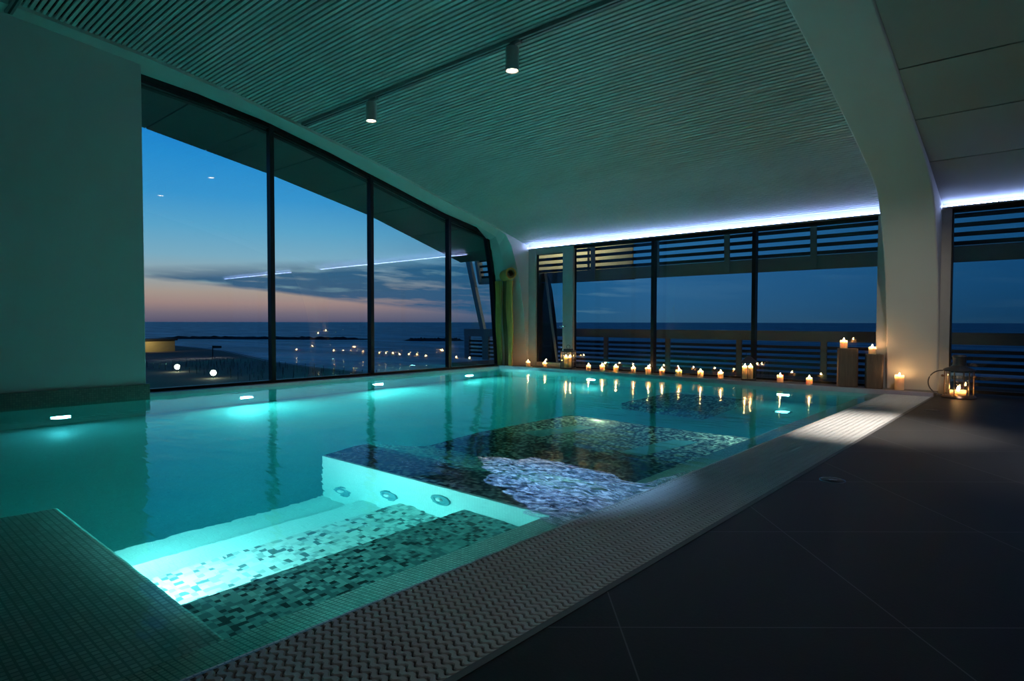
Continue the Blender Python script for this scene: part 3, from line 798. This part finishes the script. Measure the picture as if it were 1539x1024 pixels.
ax = Vector((.86,-.5,.06)).normalized(); c0 = Vector((-.12,.10,2.27)); 
def rollpts(r0, r1, l0, l1, n=28):
    u = ax.cross(Vector((0,0,1))).normalized(); v = u.cross(ax)
    rows = []
    for r, l in ((r0,l0),(r0,l1),(r1,l1),(r1,l0)):
        rows.append([c0+ax*l+(u*math.cos(2*PI*k/n)+v*math.sin(2*PI*k/n))*r for k in range(n)])
    for A, B in zip(rows, rows[1:]+rows[:1]):
        for k in range(n): mb.quad([A[k],A[(k+1)%n],B[(k+1)%n],B[k]], 0, True)
rollpts(.14, .105, 0, .52)
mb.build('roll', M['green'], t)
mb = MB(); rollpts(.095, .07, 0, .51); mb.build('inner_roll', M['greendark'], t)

# ------------------------------------------------------------------ pool lights, jets
def pool_light(loc, axis, label):
    t = thing('pool_light', label, 'pool light', loc, axis, group='round underwater pool lights')
    mb = MB(); mb.lathe([(.10,0),(.135,0),(.135,.012),(.10,.02)], n=28, axis='x'); bz = mb.build('bezel', M['chrome'], t)
    mb = MB(); mb.lathe([(0,.016),(.06,.014),(.1,.006)], n=28, axis='x'); mb.build('lens', M['poolglow'], bz)
    return t
p0 = pool_light((-10.6,5.0,-1.22), 0, 'underwater light below the first glass pane of the left wall')
XW_ = XW+.0
dup(p0, (XW_+.001,2.3,-1.30), 'underwater light under the plain left wall')
dup(p0, (-10.6,7.8,-1.20), 'underwater light below the third left pane')
dup(p0, (-10.6,10.45,-1.24), 'underwater light nearest the corner pillar')
dup(p0, (-3.67,11.55,-1.08), 'underwater light at the far end below the two right candles', -PI/2)
dup(p0, (-7.8,11.55,-1.12), 'underwater light at the far end right of the dark lantern', -PI/2)
t = thing('pool_light', 'underwater light added in the pool floor for a glint near the right edge', 'pool light', (-3.32,10.4,-1.9), group='round underwater pool lights')  # added fitting standing in for a glint on the water
mb = MB(); mb.lathe([(.10,0),(.135,0),(.135,.012),(.10,.02)], n=28); bz = mb.build('bezel', M['chrome'], t)
mb = MB(); mb.lathe([(0,.016),(.06,.014),(.1,.006)], n=28); mb.build('lens', M['poolglow'], bz)
def jet(x, z, label):
    t = thing('pool_jet', label, 'jet', (x,2.94,z), group='round massage jets in the whirlpool wall')
    mb = MB(); mb.lathe([(.068,0),(.10,0),(.104,-.008),(.098,-.016),(.072,-.014),(.066,0)], n=32, axis='y'); mb.build('ring', M['inlay'], t)
    mb = MB(); mb.lathe([(0,-.001),(.07,-.001),(.07,-.004),(0,-.004)], n=32, axis='y'); cup = mb.build('cup', M['inlay'], t)
    mb = MB(); mb.lathe([(0,-.03),(.026,-.028),(.036,-.016),(.036,-.002)], (-.012,0,.0), 20, axis='y'); mb.build('nozzle', M['white'], cup)
    return t
jet(-3.26,-.33,'round massage jet nearest the pool edge'); jet(-3.86,-.62,'middle round massage jet'); jet(-4.50,-.95,'round massage jet farthest from the pool edge')

# ------------------------------------------------------------------ outside: terrace, pergola, railing
mb = MB(); mb.box(-13.2, 7, 12.32, 15.2, -.5, -.03)
struct('terrace_floor', mb, M['terrace'], 'dark terrace outside the back windows', 'terrace')
YP = 14.0
pg = thing('pergola', 'outdoor pergola of dark horizontal louvres over a grey beam', 'pergola', (0,YP,0))
for zz in (3.80,3.63,3.46,3.29,3.115,2.945,2.775,2.61):
    mb = MB(); mb.box(-11.6, 6.5, -.05, .05, zz-.035, zz+.035); mb.build('louvre', M['slatdark'], pg)
mb = MB(); mb.box(-11.6, 6.5, -.04, .08, 2.27, 2.56); mb.build('beam', M['timber'], pg)
for x in (-9.38,-7.49,-5.71,-3.86,-1.9,0,1.9):
    mb = MB(); mb.prism([(x-.06,2.3),(x+.06,2.3),(x+.03,3.9),(x-.09,3.9)], 'y', -.09, -.05); mb.build('bracket', M['timber'], pg)
rl = thing('terrace_railing', 'terrace railing with broad top board and dark slats', 'railing', (0,YP,-.03))
mb = MB(); mb.box(-11.4, 6.5, -.06, .06, .78, 1.0); mb.build('top_board', M['rail'], rl)
for zz in (.65,.53,.41,.29,.17,.06):
    mb = MB(); mb.box(-11.4, 6.5, .0, .04, zz-.032, zz+.032); mb.build('slat', M['slatdark'], rl)
for x in (-10.9,-8.99,-7.2,-5.43,-3.65,-1.85,0,1.8):
    mb = MB(); mb.box(x-.06, x+.06, -.05, .0, 0, .78); mb.build('post', M['rail'], rl)
# leaning corner frame at the left end, with its own louvred box and side railing
lp = thing('leaning_frame', 'grey leaning terrace frame outside the last left pane', 'frame', (-13.4,YP,-.03))
mb = MB(); mb.bar((-.85,0,3.3),(-.05,0,.6), .16, .12); mb.build('leaning_post', M['postgrey'], lp)
mb = MB(); mb.bar((-.45,0,3.28),(.75,0,3.28), .10, .10); mb.bar((-.30,0,2.45),(.75,0,2.45), .10, .18); mb.bar((-.42,0,3.3),(-.22,0,2.4), .10, .22); mb.build('louvre_box', M['postgrey'], lp)
for zz in (3.1,2.92,2.74,2.58):
    mb = MB(); mb.bar((-.3,0,zz),(.75,0,zz), .04, .07); mb.build('louvre', M['slatdark'], lp)
mb = MB(); mb.box(-.95,-.75,-.05,.05,0,.95); mb.box(-.15,.1,-.05,.05,0,.95); mb.box(-.96,.6,-.056,.056,.73,.96); mb.build('rail_frame', M['postgrey'], lp)
for zz in (.1,.22,.34,.46,.58):
    mb = MB(); mb.box(-.9,.6,-.02,.02,zz-.03,zz+.03); mb.build('rail_slat', M['slatdark'], lp)
# folded navy cover leaning outside the door
nv = thing('folded_parasol', 'tall navy covered parasol leaning outside the glass door', 'parasol', (-10.2,13.0,-.03))
mb = MB(); mb.lathe([(.05,0),(.32,.05),(.36,.5),(.33,1.3),(.26,2.0),(.2,2.3),(.12,2.45),(0,2.5)], n=20)
mb.v = [(v[0]*1.0-.12*v[2]/2.5*1.2, v[1]*.5, v[2]) for v in mb.v]
mb.build('cover', M['navy'], nv)
mb = MB(); mb.tube([(.02,-.12,2.46),(.28,-.20,1.25),(.52,-.22,.03)], .035, 10); mb.build('pole', M['postgrey'], nv)
# added pale panel beyond the louvres, for the yellow glow in the glass
mb = MB(); mb.box(-13.0, -9.15, 1.6, 1.63, 2.42, 3.9); mb.build('glow_panel', M['glow_yellow'], pg)['label'] = 'yellow panel added for the glow in the back glass'
mb = MB(); mb.box(-13.05, -9.1, 1.58, 1.65, 2.38, 2.43); mb.box(-10.7,-10.64,1.57,1.6,2.4,3.9); mb.build('glow_panel_bar', M['darkmetal'], pg)
for x in (-11.55, 6.4):
    mb = MB(); mb.box(x-.07, x+.07, -.06, .06, -.03, 3.9); mb.build('corner_post', M['timber'], pg)
# roof overhang outside the left glass
mb = MB(); SY = [-4,0,2,3.3,4.3,5.4,6.7,8,9.37,10.7,11.96,12.6]
SZ = {}
def sofz(y): return prof(y, [(-4,5.6),(0,5.45),(2,5.2),(4.25,4.80),(6.7,4.38),(9.37,3.81),(11.96,3.04),(12.6,2.85)])
for a0, a1 in zip(SY, SY[1:]):
    q0, q1 = a0+.012, a1-.012
    mb.prism([(q0,sofz(q0)+.03),(q1,sofz(q1)+.03),(q1,sofz(q1)+.14),(q0,sofz(q0)+.14)], 'x', -13.1, XL-.12, 0)
    mb.prism([(a0,sofz(a0)+.06),(a1,sofz(a1)+.06),(a1,sofz(a1)+.3),(a0,sofz(a0)+.3)], 'x', -13.08, XL-.12, 1)
struct('soffit', mb, [M['soffit'],M['joint']], 'dark panelled roof overhang outside the left glass wall', 'soffit')

# ------------------------------------------------------------------ sea, beach
mb = MB(); mb.quad([(-9000,-6000,-5),(9000,-6000,-5),(9000,14000,-5),(-9000,14000,-5)])
tag(mb.build('sea', M['sea'], fix=False), 'dark blue evening sea with pale breaking waves', 'sea', kind='stuff')
mb = MB(); shore = [(-330,72),(-187,62),(-167,60.8),(-150,59.6),(-129.6,57),(-108,51.5),(-89,46.5),(-73.9,44.8),(-61.5,44.4),(-40,45),(-20,47),(10,48)]
pts = shore+[(10,-60),(-330,-60)]
mb.prism(pts, 'z', -5.3, -4.93); struct('beach', mb, M['sand'], 'dim sandy beach below the left glass wall', 'beach')
mb = MB()
fr_ = [(x, y, 1.2+.8*noise.noise(Vector((x*.1,y*.1,0)))) for x, y in shore]
for (a,b,w),(c,d_,w2) in zip(fr_, fr_[1:]):
    mb.quad([(a,b-.8,-4.92),(c,d_-.8,-4.92),(c,d_+w2,-4.98),(a,b+w,-4.98)])
M['surf'] = plain('surf', (.6,.66,.7,1), .6, var=.3, scale=.5)
tag(mb.build('surf_line', M['surf'], fix=False), 'pale line of surf along the beach', 'surf', kind='stuff')
# breakwaters: low rubble banks
def bank(x0, y0, x1, y1, label):
    mb = MB(); n = 60; rows = []
    for i in range(n+1):
        t = i/n; x = x0+(x1-x0)*t; y = y0+(y1-y0)*t
        h = (.9+.6*noise.noise(Vector((t*40,1,3))))*min(1, 8*t, 8*(1-t))
        rows.append([(x+3,y-2.4,-5.1),(x+.8,y-.6,-5+h),(x-.8,y+.6,-5+h*.9),(x-3,y+2.4,-5.1)])
    for A, B in zip(rows, rows[1:]):
        for k in range(3): mb.quad([A[k],B[k],B[k+1],A[k+1]])
    tag(mb.build('breakwater', M['rock'], fix=False), label, 'breakwater')
bank(-244,82,-176,128,'long dark rock breakwater in the sea behind the first two left panes')
bank(-160,128,-146,142,'short dark rock breakwater in the sea behind the third left pane')
t = thing('reflection_block', 'small yellow block on the beach standing in for a reflection beside the left wall', 'reflection block', (-140,46.5,-4.93))  # added block standing in for a yellow reflection in the first pane
mb = MB(); mb.box(-3.5,3.5,-4,3.2,0,2.2); mb.build('wall', M['reflection_yellow'], t)
mb = MB(); mb.box(-3.9,3.9,-4.4,3.6,2.2,2.5); mb.build('roof', M['rock'], t)
# lamps
t = thing('beach_lamp', 'glowing round lamp on the beach, nearer the left wall', 'lamp', (-79.6,29.2,-4.93), group='round lamps on the beach')
mb = MB(); mb.lathe([(0,.3),(.16,.34),(.26,.46),(.3,.6),(.26,.74),(.16,.86),(0,.9)], n=16); mb.build('globe', M['lampglow'], t)
mb = MB(); mb.lathe([(.05,0),(.05,.32),(.14,.34)], n=10); mb.build('post', M['stake'], t)
dup(t, (-67.6,28.4,-4.93), 'glowing round lamp on the beach, farther from the left wall')
# pole with pennant
t = thing('beach_pole', 'dark pole with a small flag on the beach', 'pole', (-102,42.8,-4.93))
mb = MB(); mb.tube([(0,0,0),(0,0,2.2)], .08, 8); mb.build('pole', M['stake'], t)
mb = MB(); mb.quad([(0,0,2.2),(.9,1.0,2.15),(.9,1.0,1.8),(0,0,1.75)]); mb.quad([(0,.03,2.2),(.9,1.03,2.15),(.9,1.03,1.8),(0,.03,1.75)]); mb.build('flag', M['stake'], t)
# umbrella stakes in rows
mb = MB(); mb.tube([(0,0,0),(0,0,.75)], .035, 6); 
st = mb.build('beach_stake', M['stake']); tag(st, 'thin dark stake standing in the sand of the beach', 'stake', 'rows of umbrella stakes on the beach')
first = True; cnt = 0
for r_ in range(7):
    for c_ in range(20):
        x = -98+c_*2.15+r_*1.3; y = 41.5-r_*2.0+c_*.02+random.uniform(-.3,.3)
        if y < 28 or x > -56: continue
        q = st if first else st.copy()
        if not first: COL.objects.link(q)
        first = False; cnt += 1
        q.location = (x+random.uniform(-.3,.3), y, -4.93); q.scale = (1,1,random.uniform(.8,1.15))

# ------------------------------------------------------------------ lights
def area(name, loc, direction, sx, sy, power, col, spread=PI):
    l = bpy.data.lights.new(name, 'AREA'); l.shape = 'RECTANGLE'; l.size = sx; l.size_y = sy; l.energy = power; l.color = col[:3]; l.spread = spread
    o = bpy.data.objects.new(name, l); COL.objects.link(o); o.location = loc
    o.rotation_euler = Vector(direction).to_track_quat('-Z','Y').to_euler(); return o
def spot(name, loc, target, power, col, angle, blend=.5, r=.05):
    l = bpy.data.lights.new(name, 'SPOT'); l.energy = power; l.color = col[:3]; l.spot_size = math.radians(angle); l.spot_blend = blend; l.shadow_soft_size = r
    o = bpy.data.objects.new(name, l); COL.objects.link(o); o.location = loc
    o.rotation_euler = (Vector(target)-Vector(loc)).to_track_quat('-Z','Y').to_euler(); return o
AQUA = (.58,1.0,.97)
for y_, p_ in ((5.0,62),(7.8,62),(10.45,40)): area('pool_or_fill_lamp', (-10.57,y_,-1.20), (1,0,.12), .2, .2, p_*1.35, AQUA)
area('pool_or_fill_lamp', (-10.46,2.3,-1.28), (1,0,.1), .2, .2, 12, (.4,.85,1))
area('pool_or_fill_lamp', (-3.67,11.52,-1.08), (0,-1,.05), .2, .2, 8, AQUA); area('pool_or_fill_lamp', (-7.8,11.52,-1.12), (0,-1,.08), .2, .2, 30, AQUA)
spot('pool_or_fill_lamp', (-2.37,6.95,-.12), (-3.8,5.2,-.4), 55, (.75,.95,.8), 120, 1, 0); spot('pool_or_fill_lamp', (-4.6,7.1,-.14), (-4.1,5.4,-.4), 50, (1,.85,.5), 110, 1, 0)  # added fills without fittings: brighten the lounger, the warm one tints it yellow
# whirlpool bay lamps on the hidden face of the near ledge
for x_, z_ in ((-4.3,-.55),(-3.5,-.35)): area('bay_lamp', (x_,1.06,z_), (0,1,-.12), .25, .2, 20, (.5,.96,1))
# track spotlights
for x_ in (-8.02,-5.12):
    o = spot('track_spot', (x_,5.8,zt-.42), (x_,5.8,0), 900 if x_ > -6 else 300, (1,.80,.52), 74, .7); o.data.cycles.is_caustics_light = True
for o in S.objects:
    if o.name == 'pool_water': o.cycles.is_caustics_caster = True
    if o.name in ('mosaic_bed','pool_basin','pool_steps','pool_jet_wall','air_grille','air_grille.001','pool_bench','pool_ledge'): o.cycles.is_caustics_receiver = True
spot('deck_or_fill_spot', (-.7,7.3,4.15), (-1.5,7.75,0), 1300, (1,.90,.80), 38, 1, .08)
spot('deck_or_fill_spot', (2.2,6.6,4.2), (1.2,6.9,0), 600, (1,.90,.80), 60, 1, .08)
spot('deck_or_fill_spot', (-3.0,1.8,4.85), (-2.85,3.6,0), 1200, (.28,.58,1), 24, 1, .08)  # added unseen blue spot, brightens the foam
spot('deck_or_fill_spot', (-.9,1.2,4.9), (-1.75,2.3,0), 36, (1,.98,.95), 46, 1, .08)  # added unseen fill over the gutter nearest the camera
spot('deck_or_fill_spot', (-.2,7.6,4.1), (-2.5,12.0,.4), 220, (1,.90,.80), 50, 1, .08)  # added unseen warm spot to light the wood blocks and pillar
# added lamp outside, lighting the yellow panel
area('glow_panel_lamp', (-11.2,14.9,3.95), (0,.5,-1), 2.5, .1, 22, (1,.92,.68))
area('reflection_block_lamp', (-133.5,43.5,-1.6), (-.8,.3,-.5), .3, .3, 110, (1,.82,.5))  # added lamp to brighten the yellow block

# ------------------------------------------------------------------ camera
cam = bpy.data.cameras.new('camera'); co = bpy.data.objects.new('camera', cam); COL.objects.link(co)
fpx = 930.0; cam.sensor_width = 36; cam.sensor_fit = 'HORIZONTAL'; cam.lens = fpx*36/1539; cam.clip_end = 20000; cam.clip_start = .02
pit = math.atan((512-484.3)/fpx); roll = .0018
Fh = Vector((-math.sin(TH), math.cos(TH), 0)); R0 = Vector((math.cos(TH), math.sin(TH), 0)); U0 = Vector((0,0,1))
F = Fh*math.cos(pit)-U0*math.sin(pit); U1 = U0*math.cos(pit)+Fh*math.sin(pit)
R = R0*math.cos(roll)+U1*math.sin(roll); U = U1*math.cos(roll)-R0*math.sin(roll)
mw = Matrix(((R.x,U.x,-F.x,0),(R.y,U.y,-F.y,0),(R.z,U.z,-F.z,1.15),(0,0,0,1)))
co.matrix_world = mw
S.camera = co

S.view_settings.view_transform = 'Standard'; S.view_settings.look = 'None'
S.view_settings.gamma = 1; S.view_settings.exposure = .2; S.view_settings.use_curve_mapping = False
cy = S.cycles
cy.use_denoising = True
cy.max_bounces = 14; cy.transparent_max_bounces = 24; cy.transmission_bounces = 8; cy.glossy_bounces = 5; cy.diffuse_bounces = 5; cy.volume_bounces = 0
cy.sample_clamp_indirect = 30.0
cy.caustics_reflective = True; cy.caustics_refractive = True; cy.blur_glossy = .3
